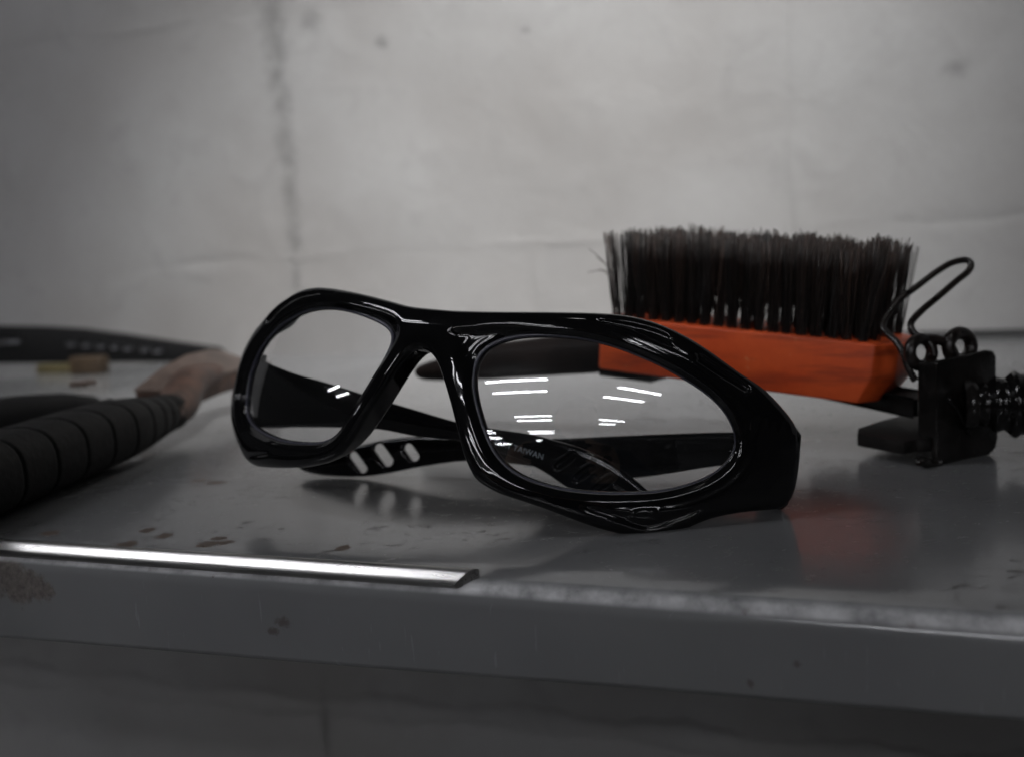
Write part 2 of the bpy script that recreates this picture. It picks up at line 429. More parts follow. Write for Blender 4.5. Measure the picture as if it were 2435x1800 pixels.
def wp(u, z, off): 
    q = W0 + WD * u + WN * off; return (q[0], q[1], z)
V, F = box_vf(W0 + WD * -100 + WN * -20.5 + np.array([0, 0, -50]), WD, WN, (0, 0, 1), (1500, 20, 760))
wall = mesh_obj('wall', V, F, M['wall'], smooth=False); wall['kind'] = 'structure'
def block_mesh(u0, u1, z0, z1, dep):
    """front of one block: gridded face with slumped, uneven rim"""
    nu, nz = 72, 40; V = []; Fc = []
    g = 1.2; u0 += g; u1 -= g; z0 += .05; z1 -= .05
    for j in range(nz + 1):
        for i in range(nu + 1):
            a = i / nu; b = j / nz
            u = u0 + (u1 - u0) * a; z = z0 + (z1 - z0) * b
            e = min(u - u0, u1 - u, z - z0, z1 - z)
            d = dep * (1 - math.exp(-(e / 9.0) ** 2)) + .35 * math.sin(u * .031 + z * .023) + .25 * math.sin(u * .011 - z * .05)
            wob = 1.6 * math.sin(u * .06 + 1) + 1.2 * math.sin(z * .09)
            if e < .01:
                d = -.1 * dep
                if i in (0, nu): u += wob
                if j in (0, nz): z += 2.0 * math.sin(u * .05) + .8 * math.sin(u * .17) - (.05 if j else -.05)
            V.append(wp(u, z, d))
    for j in range(nz):
        for i in range(nu):
            q = j * (nu + 1) + i; Fc.append([q, q + 1, q + nu + 2, q + nu + 1])
    return V, Fc
offs = {0: 0, 1: 0, 2: 0}
for r in range(len(zs) - 1):
    z0, z1 = zs[r], zs[r + 1]
    # r counts from the lowest course
    ref = {0: u_low, 1: u_joint, 2: u_joint + BL * .52, 3: u_joint, 4: u_joint + BL * .5}[r]
    for k in range(-3, 4):
        a = ref + k * BL; b = a + BL
        if b < -1150 or a > 900: continue
        V, F = block_mesh(a, b, z0, z1, .04 if r > 1 else .8)
        o = part('block', V, F, M['wall'], wall)

# raised lighter bead of mortar along the course below the shelf and a faint one at the top left
M['mortar'] = simple('painted_mortar', (.50, .49, .475), .7, noise_amt=.15, scale=60, bump=.001)
for zc, ua, ub, rr_, mt in ((zs[1] - 3, -900, 800, 13.0, M['wall']),):
    pth = []; rd = []
    for u in np.arange(ua, ub, 6.0):
        pth.append(wp(u, zc + 3 * math.sin(u * .013) + 1.2 * math.sin(u * .05 + 1), 0)); rd.append(rr_ * (.75 + .25 * math.sin(u * .05) + .12 * math.sin(u * .19)))
    V, F = tube_vf(pth, rd, 10, flat=.5) if False else tube_vf(pth, rd, 12)
    V = [np.asarray(q) for q in V]; V = [q - WN * np.dot(q - W0, WN) * .62 for q in V]
    part('mortar_bead', V, F, mt, wall)

# --- shelf: sheet top, rounded nose, lip, return under
def shelf():
    prof = [(620, 0)] + [(a, -1.3 * ((13 - a) / 13) ** 2) for a in np.linspace(13, 4.2, 13)]
    for t in np.linspace(12, 90, 12)[0:]:
        t = math.radians(t); prof.append((5 - 5 * math.sin(t), -5 - .60 + 5 * math.cos(t)))
    prof = [(q[0], q[1]) for q in prof]
    prof += [(0, -19.0)]
    for t in np.linspace(0, 90, 5): t = math.radians(t); prof.append((1.2 - 1.2 * math.cos(t), -19.0 - 1.2 * math.sin(t)))
    prof += [(16, -20.2), (16, -19.2), (2.0, -19.2), (2.0, -3.2), (14, -1.2), (620, -1.2)]
    # in-depth positions of extra loops on the top so the reflections stay crisp
    s0, s1, n = -900, 700, 160; V = []; F = []
    for i in range(n + 1):
        s = s0 + (s1 - s0) * i / n
        for (a, z) in prof:
            dz = .10 * math.sin(s * .045) * math.exp(-a / 30) if z < -2 else 0
            if z < -15: dz += .022 * s - .3
            q = EDGE0 + ED * s + EN * a; V.append((q[0], q[1], z + dz))
    m_ = len(prof)
    for i in range(n):
        for j in range(m_ - 1): F.append([i * m_ + j, i * m_ + j + 1, (i + 1) * m_ + j + 1, (i + 1) * m_ + j])
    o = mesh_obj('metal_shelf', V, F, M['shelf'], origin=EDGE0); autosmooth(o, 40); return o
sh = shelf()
sh['label'] = 'grey painted steel shelf with rounded front lip and rust spots, carrying the glasses and tools'; sh['category'] = 'shelf'

# dark strip along the seam where the shelf meets the wall
V, F = box_vf(W0 + WD * 220 + WN * 1.6 + np.array([0, 0, 2.6]), WD, WN, (0, 0, 1), (340, 1.4, 1.9), .5)
part('seam_strip', V, F, simple('dark_grey_seam', (.05, .05, .05), .6, noise_amt=.4, scale=40), wall)

# --- ceiling with twin tube fixtures behind and above the camera
CEIL = 1700.0
V, F = box_vf((0, -2600, CEIL + 60), (1, 0, 0), (0, 1, 0), (0, 0, 1), (9000, 13000, 20))
ce = mesh_obj('ceiling', V, F, simple('grey_ceiling', (.30, .30, .30), .8), smooth=False); ce['kind'] = 'structure'


V, F = box_vf((0, -2600, -1010), (1, 0, 0), (0, 1, 0), (0, 0, 1), (9000, 16000, 10)); fo = mesh_obj('floor', V, F, simple('worn_concrete_floor', (.13, .13, .125), .5, noise_amt=.3, scale=3), smooth=False); fo['kind'] = 'structure'
V, F = box_vf((0, -15000, 400), (1, 0, 0), (0, 1, 0), (0, 0, 1), (9000, 40, 1400)); bw_ = mesh_obj('back_wall', V, F, simple('dark_back_wall', (.16, .155, .15), .7, noise_amt=.5, scale=1.2), smooth=False); bw_['kind'] = 'structure'
ceil_grp = 'twin tube ceiling lights hung in rows behind the camera'
def fixture(x, y, ang, label, rows=(-285, 285)):
    t = thing('ceiling_light', label, 'ceiling light', (x, y, CEIL), ceil_grp)
    ex = np.array([math.cos(ang), math.sin(ang), 0]); ey = np.array([-math.sin(ang), math.cos(ang), 0]); c = np.array([x, y, CEIL])
    part('housing', *box_vf(c + np.array([0, 0, 45]), ex, ey, (0, 0, 1), (620, 380, 30), 4), M['fixture'], t)
    for q_ in rows:
        a = c + ey * q_ - ex * 590 - ex * .1 * q_; V, F = tube_vf([a, a + ex * 1180], 17, 6); part('tube', V, F, M['tube'], t)
names = ['nearest', 'second', 'third', 'fourth', 'fifth']
for k, y in enumerate((-2820, -5450, -8200, -11400)):
    fixture(-790 - 60 * k, y, math.radians(-10), 'twin tube ceiling light, %s from the shelf in the middle row' % names[k])
for k, y in enumerate((-3720, -6550)):
    fixture(1630, y, math.radians(-24), 'twin tube ceiling light, %s from the shelf in the right row' % names[k])
for k, y in enumerate((-7400, -9400, -12600)):
    fixture(-3700 - 300 * k, y, math.radians(-10), 'twin tube ceiling light, %s from the shelf in the left row' % names[k])
fixture(-6150, 150, math.radians(-24), 'twin tube ceiling light far out to the left of the shelf')
fixture(-1540, 212, math.radians(-21.3), 'twin tube ceiling light high above the left end of the shelf', (-110, 110))

# ================================================================== SAFETY GLASSES
GR = np.array([[0.915, 0.372, 0.156], [-0.392, 0.912, 0.12], [-0.097, -0.171, 0.98]]); U_, _, Vt = np.linalg.svd(GR); GR = U_ @ Vt
GT = np.array([-21.2, 242.0, 41.2]); K1, K2, V0 = .00556, .006, -17.0
def surf_y(u, v): return K1 * u * u + K2 * (v - V0) ** 2
def g2w(u, w, v):
    L = np.stack([u, surf_y(u, v) + w, v], -1); return L @ GR.T + GT
def pick(x, y, w=0.0):
    """where the sight line through (x, y) meets the curved front of the glasses"""
    o = GR.T @ (CAM - GT); d = GR.T @ ray(x, y); t = 150.0
    for _ in range(40):
        p = o + d * t; g = p[1] - surf_y(p[0], p[2]) - w
        dg = d[1] - 2 * K1 * p[0] * d[0] - 2 * K2 * (p[2] - V0) * d[2]; t -= g / dg
    p = o + d * t; return (p[0], p[2])
c1 = lambda L: [pick(500 + x / 3.0586, 640 + y / 3.0586) for x, y in L]
c2 = lambda L: [pick(1050 + x / 2.429, 640 + y / 2.429) for x, y in L]
out_l = [(1440, 268), (1300, 232), (1150, 192), (1000, 158), (850, 133), (740, 128), (640, 150), (560, 195), (480, 250), (420, 310), (370, 370), (305, 450), (245, 560), (208, 660), (182, 760), (160, 850),
         (146, 950), (140, 1040), (146, 1120), (166, 1210), (200, 1300), (240, 1380), (290, 1425), (360, 1440), (500, 1446), (650, 1440), (800, 1410), (900, 1365), (970, 1300), (1030, 1215), (1090, 1110),
         (1160, 1000), (1235, 880), (1310, 760), (1380, 660), (1440, 600), (1500, 575)]
out_r = [(-105, 600), (-75, 660), (-50, 750), (-20, 850), (10, 960), (45, 1060), (85, 1150), (140, 1210), (210, 1255), (300, 1290), (400, 1325), (500, 1358), (600, 1392), (700, 1430), (800, 1468), (900, 1502), (1000, 1528), (1100, 1548),
         (1190, 1557), (1250, 1553), (1350, 1527), (1450, 1482), (1560, 1440), (1700, 1412), (1860, 1395), (1960, 1385), (2010, 1340), (2040, 1270), (2058, 1170), (2068, 1070), (2070, 990), (2055, 925),
         (2000, 840), (1930, 760), (1850, 683), (1750, 618), (1650, 548), (1540, 468), (1420, 393), (1300, 333), (1180, 290), (1050, 262), (900, 250), (700, 245), (500, 243), (300, 242), (100, 238), (0, 232)]
# the arch is traced once, from the near leg's edge in the first crop
arch = [(1560, 590), (1610, 632), (1645, 700), (1675, 785), (1703, 880), (1733, 985), (1762, 1100), (1792, 1230), (1832, 1370), (1885, 1480)]
tail = out_r[9:]
outer = c1(out_l) + c1(arch) + c2([(180, 1215)]) + c2(tail)
outer = catmull(outer, 4)
lens_l = [(1290, 450), (1240, 400), (1130, 345), (1000, 300), (880, 275), (760, 275), (650, 300), (560, 345), (480, 400), (400, 480), (340, 560), (290, 660), (255, 760), (235, 870), (225, 960), (230, 1040), (255, 1110),
          (310, 1170), (400, 1220), (500, 1255), (620, 1270), (740, 1272), (830, 1250), (890, 1210), (940, 1150), (1000, 1050), (1060, 950), (1120, 850), (1180, 750), (1240, 650), (1280, 570), (1300, 500)]
lens_r = [(158, 620), (170, 545), (205, 480), (260, 435), (360, 395), (500, 376), (650, 378), (800, 393), (950, 426), (1100, 480), (1250, 545), (1400, 630), (1520, 710), (1610, 795), (1665, 880), (1692, 960), (1692, 1030), (1662, 1095),
          (1600, 1160), (1500, 1220), (1350, 1270), (1200, 1295), (1000, 1302), (850, 1297), (700, 1280), (550, 1245), (430, 1198), (340, 1135), (270, 1045), (220, 930), (180, 800), (160, 700)]
hole_l = catmull(c1(lens_l), 4); hole_r = catmull(c2(lens_r), 4)
rec_r = catmull(c2([(5, 358), (60, 335), (200, 323), (400, 322), (600, 335), (800, 352), (950, 382), (1100, 432), (1250, 492), (1420, 580), (1560, 672), (1660, 775), (1720, 880), (1745, 975), (1740, 1050), (1700, 1130), (1620, 1205), (1500, 1265),
                    (1350, 1312), (1180, 1335), (1000, 1340), (800, 1325), (640, 1305), (480, 1265), (350, 1205), (260, 1130), (190, 1010), (150, 860), (130, 700), (100, 560), (60, 450)]), 4)
rec_l = catmull(c1([(1402, 392), (1330, 348), (1200, 298), (1050, 258), (900, 235), (760, 235), (630, 262), (530, 310), (440, 380), (360, 460), (300, 550), (250, 660), (215, 770), (196, 880), (186, 970), (192, 1060), (220, 1140),
                    (285, 1212), (390, 1262), (500, 1292), (620, 1305), (760, 1306), (850, 1282), (915, 1232), (965, 1160), (1030, 1050), (1090, 950), (1160, 840), (1230, 730), (1310, 610), (1370, 510)]), 4)
vent_r = catmull(c2([(835, 297), (920, 288), (1050, 303), (1150, 322), (1250, 350), (1340, 392), (1430, 440), (1540, 510), (1640, 578), (1740, 640), (1800, 705), (1775, 722), (1700, 680), (1580, 610), (1450, 525), (1340, 470), (1250, 433), (1150, 393), (1040, 350), (930, 318)]), 3)
isle_r = catmull(c2([(1310, 392), (1350, 400), (1470, 475), (1480, 520), (1440, 512), (1330, 450)]), 3)
tri_r = catmull(c2([(795, 1374), (900, 1380), (1070, 1402), (1180, 1400), (1300, 1398), (1420, 1388), (1535, 1366), (1440, 1425), (1340, 1463), (1270, 1492), (1200, 1506), (1130, 1494), (1040, 1462), (930, 1428)]), 3)
pad_r = catmull(c2([(1080, 1430), (1110, 1395), (1180, 1382), (1250, 1392), (1268, 1425), (1230, 1455), (1170, 1463), (1110, 1455)]), 3)
vent_l = catmull(c1([(915, 178), (800, 163), (700, 168), (600, 198), (520, 250), (440, 325), (395, 392), (425, 390), (480, 330), (560, 262), (650, 212), (760, 188), (860, 184)]), 3)
tri_l = catmull(c1([(255, 1368), (350, 1328), (460, 1340), (360, 1368)]), 3)

def soften(P, sig, n=None):
    P = np.asarray(P); Q = np.vstack([P, P[:1]]); L = np.r_[0, np.cumsum(np.linalg.norm(np.diff(Q, axis=0), axis=1))]
    n = n or int(L[-1] / .8); t = np.linspace(0, L[-1], n, endpoint=False); R = np.stack([np.interp(t, L, Q[:, 0]), np.interp(t, L, Q[:, 1])], 1)
    h = L[-1] / n; k = int(3 * sig / h) + 1; w = np.exp(-.5 * (np.arange(-k, k + 1) * h / sig) ** 2); w /= w.sum()
    return sum(w[j + k] * np.roll(R, j, 0) for j in range(-k, k + 1))
outer = soften(outer, .9); hole_l = soften(hole_l, 1.2); hole_r = soften(hole_r, 1.2)
rec_r = soften(rec_r, 2.2); rec_l = soften(rec_l, 2.0); vent_r = soften(vent_r, .7, 160); vent_l = soften(vent_l, .6, 160); tri_r = soften(tri_r, .5, 160)

def build_frame():
    st = .38
    us = np.arange(-94, 96, st); vs = np.arange(-44, 26, st); ws = np.arange(-2.5, 15, st)
    U, Vv = np.meshgrid(us, vs, indexing='ij')
    def blur(A, k=2):
        for _ in range(k):
            A = np.pad(A, 2, mode='edge')
            A = (A[:-4] + 4 * A[1:-3] + 6 * A[2:-2] + 4 * A[3:-1] + A[4:]) / 16
            A = (A[:, :-4] + 4 * A[:, 1:-3] + 6 * A[:, 2:-2] + 4 * A[:, 3:-1] + A[:, 4:]) / 16
        return A
    dO = blur(sdf_poly(U, Vv, outer)); dL = blur(sdf_poly(U, Vv, hole_l)); dR = blur(sdf_poly(U, Vv, hole_r)); dH = np.minimum(dL, dR)
    wf = np.zeros_like(U)
    rec = np.minimum(blur(sdf_poly(U, Vv, rec_r), 4), blur(sdf_poly(U, Vv, rec_l), 4))
    wf += (.75 + .95 * sm(Vv, -4, 4) * (1 - sm(np.abs(U), 16, 40))) * sm(-rec, -.3, 2.4)
    # small second step just outside the glass
    wf += .5 * sm(1.3 - dH, 0, .5)
    vr = sdf_poly(U, Vv, vent_r); wf += 1.5 * sm(-vr, -.1, .8) * (1 - sm(-sdf_poly(U, Vv, isle_r), -.2, .5))
    tr = sdf_poly(U, Vv, tri_r); wf += .9 * sm(-tr, -.1, .7)
    pr = sdf_poly(U, Vv, pad_r); wf += (-.45 + .14 * np.sin(U * 5.5 + Vv * 3) * np.sin(Vv * 7)) * sm(-pr, 0, .5)
    wf += 1.2 * sm(-sdf_poly(U, Vv, vent_l), -.1, .8); wf += .9 * sm(-sdf_poly(U, Vv, tri_l), -.1, .7)
    # soft crown along the brow and lower rail
    wf -= .9 * sm(-dO, .5, 4.5) * sm(dH, 2.0, 5.5)
    # fine grip marks near the right hinge
    wf += .22 * sm(np.sin(U * 3.3), .3, 1) * sm(U, 71, 73) * (1 - sm(U, 84, 86)) * sm(Vv, -9, -8) * (1 - sm(Vv, -5, -4))
    wb = np.full_like(U, 4.8)
    nose = (1 - sm(np.abs(U), 14, 26)) * (1 - sm(Vv, 5, 11))
    wb += 6.0 * nose * sm(dH, .8, 4.0)
    wb += 4.5 * sm(U, 48, 66) * sm(Vv, -40, -10)
    wb += 5.5 * sm(-U, 50, 62) * sm(Vv, 4, 10)
    wb += 3.5 * sm(np.abs(U), 70, 84)
    W = ws[None, None, :]
    f = rint(dO[:, :, None] + np.maximum(W - 1.5, 0) * (.4 * sm(U, 25, 55))[:, :, None], wf[:, :, None] - W, 1.9)
    hole = -(dH[:, :, None] + .75 * sm(W, 2.9, 3.6))
    f = rint(f, -dH[:, :, None] - .55 * sm(W, 3.0, 3.5) * -1, .35) if False else rint(f, -dH[:, :, None] - .6 * sm(W, 2.9, 3.6), .35)
    f = rint(f, W - wb[:, :, None], 1.1)
    Vt_, Q, g = surface_nets(f, (us[0], vs[0], ws[0]), st)
    u, v, w = Vt_[:, 0], Vt_[:, 1], Vt_[:, 2]
    P = g2w(u, w, v)
    fu, fv, fw = g[:, 0], g[:, 1], g[:, 2]
    n = np.stack([fu - 2 * K1 * u * fw, fw, fv - 2 * K2 * (v - V0) * fw], -1); n /= np.linalg.norm(n, axis=1)[:, None] + 1e-9
    n = n @ GR.T
    return P, Q, n
gl_root = thing('safety_glasses', 'black wraparound safety glasses with clear lenses standing folded at the middle of the shelf', 'safety glasses', (-20, 262, 0))
P, Q, Nn = build_frame()
# keep face winding in step with the normals
a_, b_, c_ = P[Q[:, 0]], P[Q[:, 1]], P[Q[:, 2]]
fl = np.einsum('ij,ij->i', np.cross(b_ - a_, c_ - a_), Nn[Q[:, 0]]) < 0
Q[fl] = Q[fl][:, ::-1]
for _ in range(3):                 # even out the shading normals a little
    acc = Nn.copy() * 1.5
    for i_ in range(4):
        d_i = Nn[Q[:, (i_ + 1) % 4]]; np.add.at(acc, Q[:, i_], d_i * .5); 
    acc /= np.linalg.norm(acc, axis=1)[:, None]
    Nn = np.where((np.einsum('ij,ij->i', acc, Nn) > .93)[:, None], acc, Nn)
fr = part('frame', P, Q, M['frame'], gl_root, normals=Nn)

def lens(hole, grow, wpos):
    c = hole.mean(0); m_ = len(hole); rings = 40; V = [(c[0], c[1])]
    d = hole - c; L = np.linalg.norm(d, axis=1)[:, None]; H2 = c + d * (1 + grow / L)
    for r in range(1, rings + 1):
        for q in H2: V.append(tuple(c + (q - c) * r / rings))
    V = np.array(V); P = g2w(V[:, 0], np.full(len(V), wpos), V[:, 1])
    F = [[0, 1 + (i + 1) % m_, 1 + i] for i in range(m_)]
    for r in range(rings - 1):
        for i in range(m_):
            a = 1 + r * m_ + i; b = 1 + r * m_ + (i + 1) % m_; F.append([a, b, b + m_, a + m_])
    u, v = V[:, 0], V[:, 1]
    n = np.stack([2 * K1 * u, -np.ones(len(u)), 2 * K2 * (v - V0)], -1); n /= np.linalg.norm(n, axis=1)[:, None]; n = n @ GR.T
    F = np.array([f + [f[-1]] if len(f) == 3 else f for f in F]); 
    a_, b_, c_ = P[F[:, 0]], P[F[:, 1]], P[F[:, 2]]
    flip = np.einsum('ij,ij->i', np.cross(b_ - a_, c_ - a_), n[F[:, 0]]) < 0
    F[flip] = F[flip][:, ::-1]
    FF = [list(dict.fromkeys(f)) for f in F.tolist()]
    return P, FF, n
for h in (hole_r, hole_l):
    P, F, n = lens(h, .45, 2.72); part('lens', P, F, M['lens'], gl_root, normals=n)
# bright moulded rim bead that holds each lens
for h in (hole_r, hole_l):
    u, v = h[:, 0], h[:, 1]; P = g2w(u, np.full(len(h), 2.35), v)
    V, F = tube_vf(P, .46, 8, closed=True); part('rim_bead', V, F, M['gasket'], gl_root)

# --- temples: shaped plates standing in upright planes behind the front
def plate(name, A, B, thick, outline, holes, mat, parent, st=.4, bend=0.0, pocket=0.0):
    A = np.asarray(A, float); B = np.asarray(B, float); d = B - A; d[2] = 0; Ld = np.linalg.norm(d); d /= Ld
    n = np.array([-d[1], d[0], 0.]);
    if n[1] < 0: n = -n            # away from the camera
    def uv(x, y):
        p = on_plane(x, y, A, n); return (float(np.dot(p - A, d)), float(p[2]))
    O = catmull([uv(*q) for q in outline], 4); Hs = [catmull([uv(*q) for q in h], 4) for h in holes]
    lo = O.min(0) - 2; hi = O.max(0) + 2
    us = np.arange(lo[0], hi[0], st); zs_ = np.arange(lo[1], hi[1], st); ws = np.arange(-1.2, thick + 1.4, st)
    U, Z = np.meshgrid(us, zs_, indexing='ij'); dO = sdf_poly(U, Z, O)[:, :, None]; W = ws[None, None, :]
    rim = 0
    f = rint(dO + 0 * W, 1.0 * np.exp(np.minimum(dO, 0) / 3.2) - .1 - W, min(1.1, thick * .45))
    for h in Hs:
        dh = sdf_poly(U, Z, h)[:, :, None]; 
        if pocket: f = rint(f, -rint(dh + .35 * W, W - pocket, .5), .3)
        else: f = rint(f, -dh + .9 * sm(-W, -.9, .2) * 1.0 + 0 * W, .3)
    f = rint(f, W - thick, min(1.0, thick * .4))
    Vv, Q, g = surface_nets(f, (us[0], zs_[0], ws[0]), st)
    s = Vv[:, 0]; bow = bend * (s / Ld) * (1 - s / Ld) * 4
    P = A[None, :] * np.array([1, 1, 0]) + s[:, None] * d + (Vv[:, 2] + bow)[:, None] * n; P[:, 2] = Vv[:, 1]
    nn = g[:, 0:1] * d + g[:, 2:3] * n + g[:, 1:2] * np.array([0, 0, 1.]); nn /= np.linalg.norm(nn, axis=1)[:, None] + 1e-9
    a_, b_, c_ = P[Q[:, 0]], P[Q[:, 1]], P[Q[:, 2]]; flip = np.einsum('ij,ij->i', np.cross(b_ - a_, c_ - a_), nn[Q[:, 0]]) < 0; Q[flip] = Q[flip][:, ::-1]
    return part(name, P, Q, mat, parent, normals=nn), A, d, n, uv

def slot(cx, cy, L, Wd, ang):
    out = []; ca, sa = math.cos(ang), math.sin(ang)
    for t in np.linspace(0, 2 * math.pi, 15)[:-1]:
        x = (L - Wd) / 2 * (1 if math.cos(t) > 0 else -1) + Wd / 2 * math.cos(t); y = Wd / 2 * math.sin(t)
        out.append((cx + x * ca - y * sa, cy + x * sa + y * ca))
    return out
# left temple: from the far left hinge across to the right, tip down near the shelf
LA = (-78, 303, 0); LB = (33, 262, 0)
tl = [(598, 852), (640, 868), (700, 890), (780, 912), (870, 940), (980, 972), (1090, 1004), (1180, 1020), (1260, 1032), (1313, 1046), (1380, 1066), (1441, 1094), (1495, 1133), (1545, 1176), (1575, 1205), (1560, 1222), (1500, 1222),
      (1430, 1200), (1355, 1165), (1290, 1122), (1230, 1092), (1160, 1068), (1082, 1047), (1000, 1040), (902, 1022), (800, 1018), (700, 1018), (630, 1020), (600, 1010), (590, 940)]
lt, A_, d_, n_, uvL = plate('temple', LA, LB, 2.6, tl, [slot(1344, 1095, 62, 22, -.65), slot(1388, 1124, 66, 22, -.62), slot(1432, 1152, 70, 22, -.6)], M['frame'], gl_root, bend=-1.5, pocket=1.5)
# right temple: from the near right hinge back to the left, tip resting on the shelf
tip = ground(790, 1136); RA = (72, 262, 0); RB = (tip[0] - 6, tip[1] + 1.5, 0)
tr_ = [(1840, 1035), (1740, 1030), (1600, 1034), (1450, 1040), (1313, 1046), (1200, 1046), (1090, 1042), (1000, 1040), (920, 1046), (860, 1058), (800, 1074), (740, 1092), (706, 1108), (716, 1122), (755, 1132), (800, 1136),
       (860, 1136), (925, 1127), (990, 1114), (1100, 1100), (1220, 1108), (1350, 1128), (1460, 1142), (1560, 1134), (1700, 1112), (1840, 1100)]
rt, A2_, d2_, n2_, uvR = plate('temple', RA, RB, 2.8, tr_, [slot(846, 1101, 58, 22, .95), slot(906, 1084, 60, 27, .95), slot(972, 1078, 46, 24, .95)], M['frame'], gl_root, bend=1.0)
# hinge blocks and their pins
e_r = GR @ np.array([1, 0, 0]); 
for sgn, uu, vv in ((1, 80, -12), (-1, -73, -8)):
    c = g2w(np.array([float(uu)]), np.array([7.0]), np.array([float(vv)]))[0]
    V, F = box_vf(c + np.array([0, 2, 0]), GR[:, 0], GR[:, 1], GR[:, 2], (2.0, 4.0, 3.4), 1.0); h = part('hinge', V, F, M['frame'], gl_root)
    V, F = tube_vf([c + np.array([0, 4, 0]) + GR[:, 2] * -6.5, c + np.array([0, 4, 0]) + GR[:, 2] * 6.5], .9, 10); 
    pn = mesh_obj('hinge_pin', V, F, M['dullgrey']); adopt(pn, h)
# near-right outer temple stub wrapping the frame end
V, F = prism_vf([at(1868, 992, 252), at(1892, 1012, 252), at(1908, 1034, 252), at(1904, 1085, 252), at(1892, 1150, 252), at(1876, 1200, 252), at(1862, 1213, 252), at(1845, 1212, 252), at(1850, 1100, 252)], (-2, 16, 0), .8)
part('temple_shoulder', V, F, M['frame'], gl_root)
# printed lettering on the inside of the left temple
cu = bpy.data.curves.new('lettering', 'FONT'); cu.body = 'Z87.1 TAIWAN'; cu.size = 1.0; cu.extrude = .0; cu.space_character = 1.05
to = bpy.data.objects.new('tmp_text', cu); COL.objects.link(to)
dg = bpy.context.evaluated_depsgraph_get(); tm = bpy.data.meshes.new_from_object(to.evaluated_get(dg)); bpy.data.objects.remove(to)
co = np.array([v.co[:] for v in tm.vertices]); co[:, 0] -= co[:, 0].min(); Lx = co[:, 0].max()
pa = np.array(uvL(1176, 1052)); pb = np.array(uvL(1293, 1090)); dirT = pb - pa; LT = np.linalg.norm(dirT); dirT /= LT; upT = np.array([-dirT[1], dirT[0]])
k_ = LT / Lx
s_ = pa[0] + co[:, 0] * k_ * dirT[0] + co[:, 1] * k_ * 1.05 * upT[0]; z_ = pa[1] + co[:, 0] * k_ * dirT[1] + co[:, 1] * k_ * 1.05 * upT[1]
Ld_ = np.linalg.norm((np.array(LB) - np.array(LA))[:2]); bow = -1.5 * (s_ / Ld_) * (1 - s_ / Ld_) * 4
P = np.array([LA[0], LA[1], 0]) + s_[:, None] * d_ + (bow - .06)[:, None] * n_; P[:, 2] = z_
part('lettering', P, [list(p.vertices) for p in tm.polygons], M['print'], lt, smooth=False)
bpy.data.meshes.remove(tm)

# ================================================================== METAL STRIP ON THE EDGE
def strip():
    prof = [(.5, -.7), (0.0, .0), (.12, .6), (1.0, 1.50), (2.0, 2.48), (2.75, 3.16), (3.1, 3.32), (4.2, 3.38), (4.6, 3.1), (4.7, .0)]
    s1 = float(np.dot(ground(1060, 1390) - EDGE0, ED)); sa = -330; n = 60; V = []; F = []
    for i in range(n + 1):
        s = sa + (s1 - sa) * i / n
        for a, z in prof:
            ss = s + (a * .9 if i == n else 0); q = EDGE0 + ED * ss + EN * (a * .85 + .5); V.append((q[0], q[1], z * .85 - 1.45))
    m_ = len(prof)
    for i in range(n):
        for j in range(m_): F.append([i * m_ + j, (i + 1) * m_ + j, (i + 1) * m_ + (j + 1) % m_, i * m_ + (j + 1) % m_])
    F.append([n * m_ + j for j in range(m_)]); F.append([j for j in range(m_)][::-1])
    q = EDGE0 + ED * -60 + EN * 4
    o = mesh_obj('metal_strip', V, F, M['alu'], origin=(q[0], q[1], 0)); autosmooth(o, 50); return o
o = strip(); o['label'] = 'bright bare aluminium strip with a cut end lying along the front edge of the shelf'; o['category'] = 'metal strip'

# ================================================================== BRUSH
brush = thing('hand_brush', 'orange wooden hand brush lying with its dark bristles upward behind the glasses', 'brush', (70, 340, 0))
BR = at(2036, 960, 312); BLf = at(1413, 876, 362)           # bottom front edge, right and left
bd = BR - BLf; Lb = np.linalg.norm(bd); bd /= Lb
bw = np.array([-bd[1], bd[0], 0]); bw /= np.linalg.norm(bw); bw = bw if bw[1] > 0 else -bw
bu = np.cross(bw, bd); bu = bu if bu[2] > 0 else -bu
BW, BT = 40.0, 18.6
def bp(a, b, c): return BLf + bd * a + bw * b + bu * c      # along, back, up
def block():
    # plan: octagon; ends undercut at the bottom right
    lo = [(0, 3), (2, 0), (Lb, 0), (Lb + 4, 8), (Lb + 4, BW - 8), (Lb, BW), (2, BW), (0, BW - 3)]
    mid = [(0, 3), (2, 0), (Lb + 3.5, 0), (Lb + 9, 8), (Lb + 9, BW - 8), (Lb + 3.5, BW), (2, BW), (0, BW - 3)]
    V = [bp(a, b, 0) for a, b in lo] + [bp(a, b, 8.0) for a, b in mid] + [bp(a, b, BT + .8 * math.sin(math.pi * min(a / Lb, 1)) * 0) for a, b in mid]
    n = 8; F = [[i for i in range(n)][::-1], [2 * n + i for i in range(n)]]
    for r in (0, 1):
        for i in range(n): F.append([r * n + i, r * n + (i + 1) % n, (r + 1) * n + (i + 1) % n, (r + 1) * n + i])
    bm = bmesh.new(); vs = [bm.verts.new(v) for v in V]; [bm.faces.new([vs[i] for i in f]) for f in F]
    bmesh.ops.recalc_face_normals(bm, faces=bm.faces)
    bmesh.ops.bevel(bm, geom=bm.edges[:], offset=.8, segments=3, affect='EDGES', profile=.5)
    bm.verts.index_update(); VV = [tuple(v.co) for v in bm.verts]; FF = [[v.index for v in f.verts] for f in bm.faces]; bm.free(); return VV, FF
V, F = block(); o = part('wooden_block', V, F, M['orange'], brush, origin=bp(40, 20, 0)); autosmooth(o, 40)
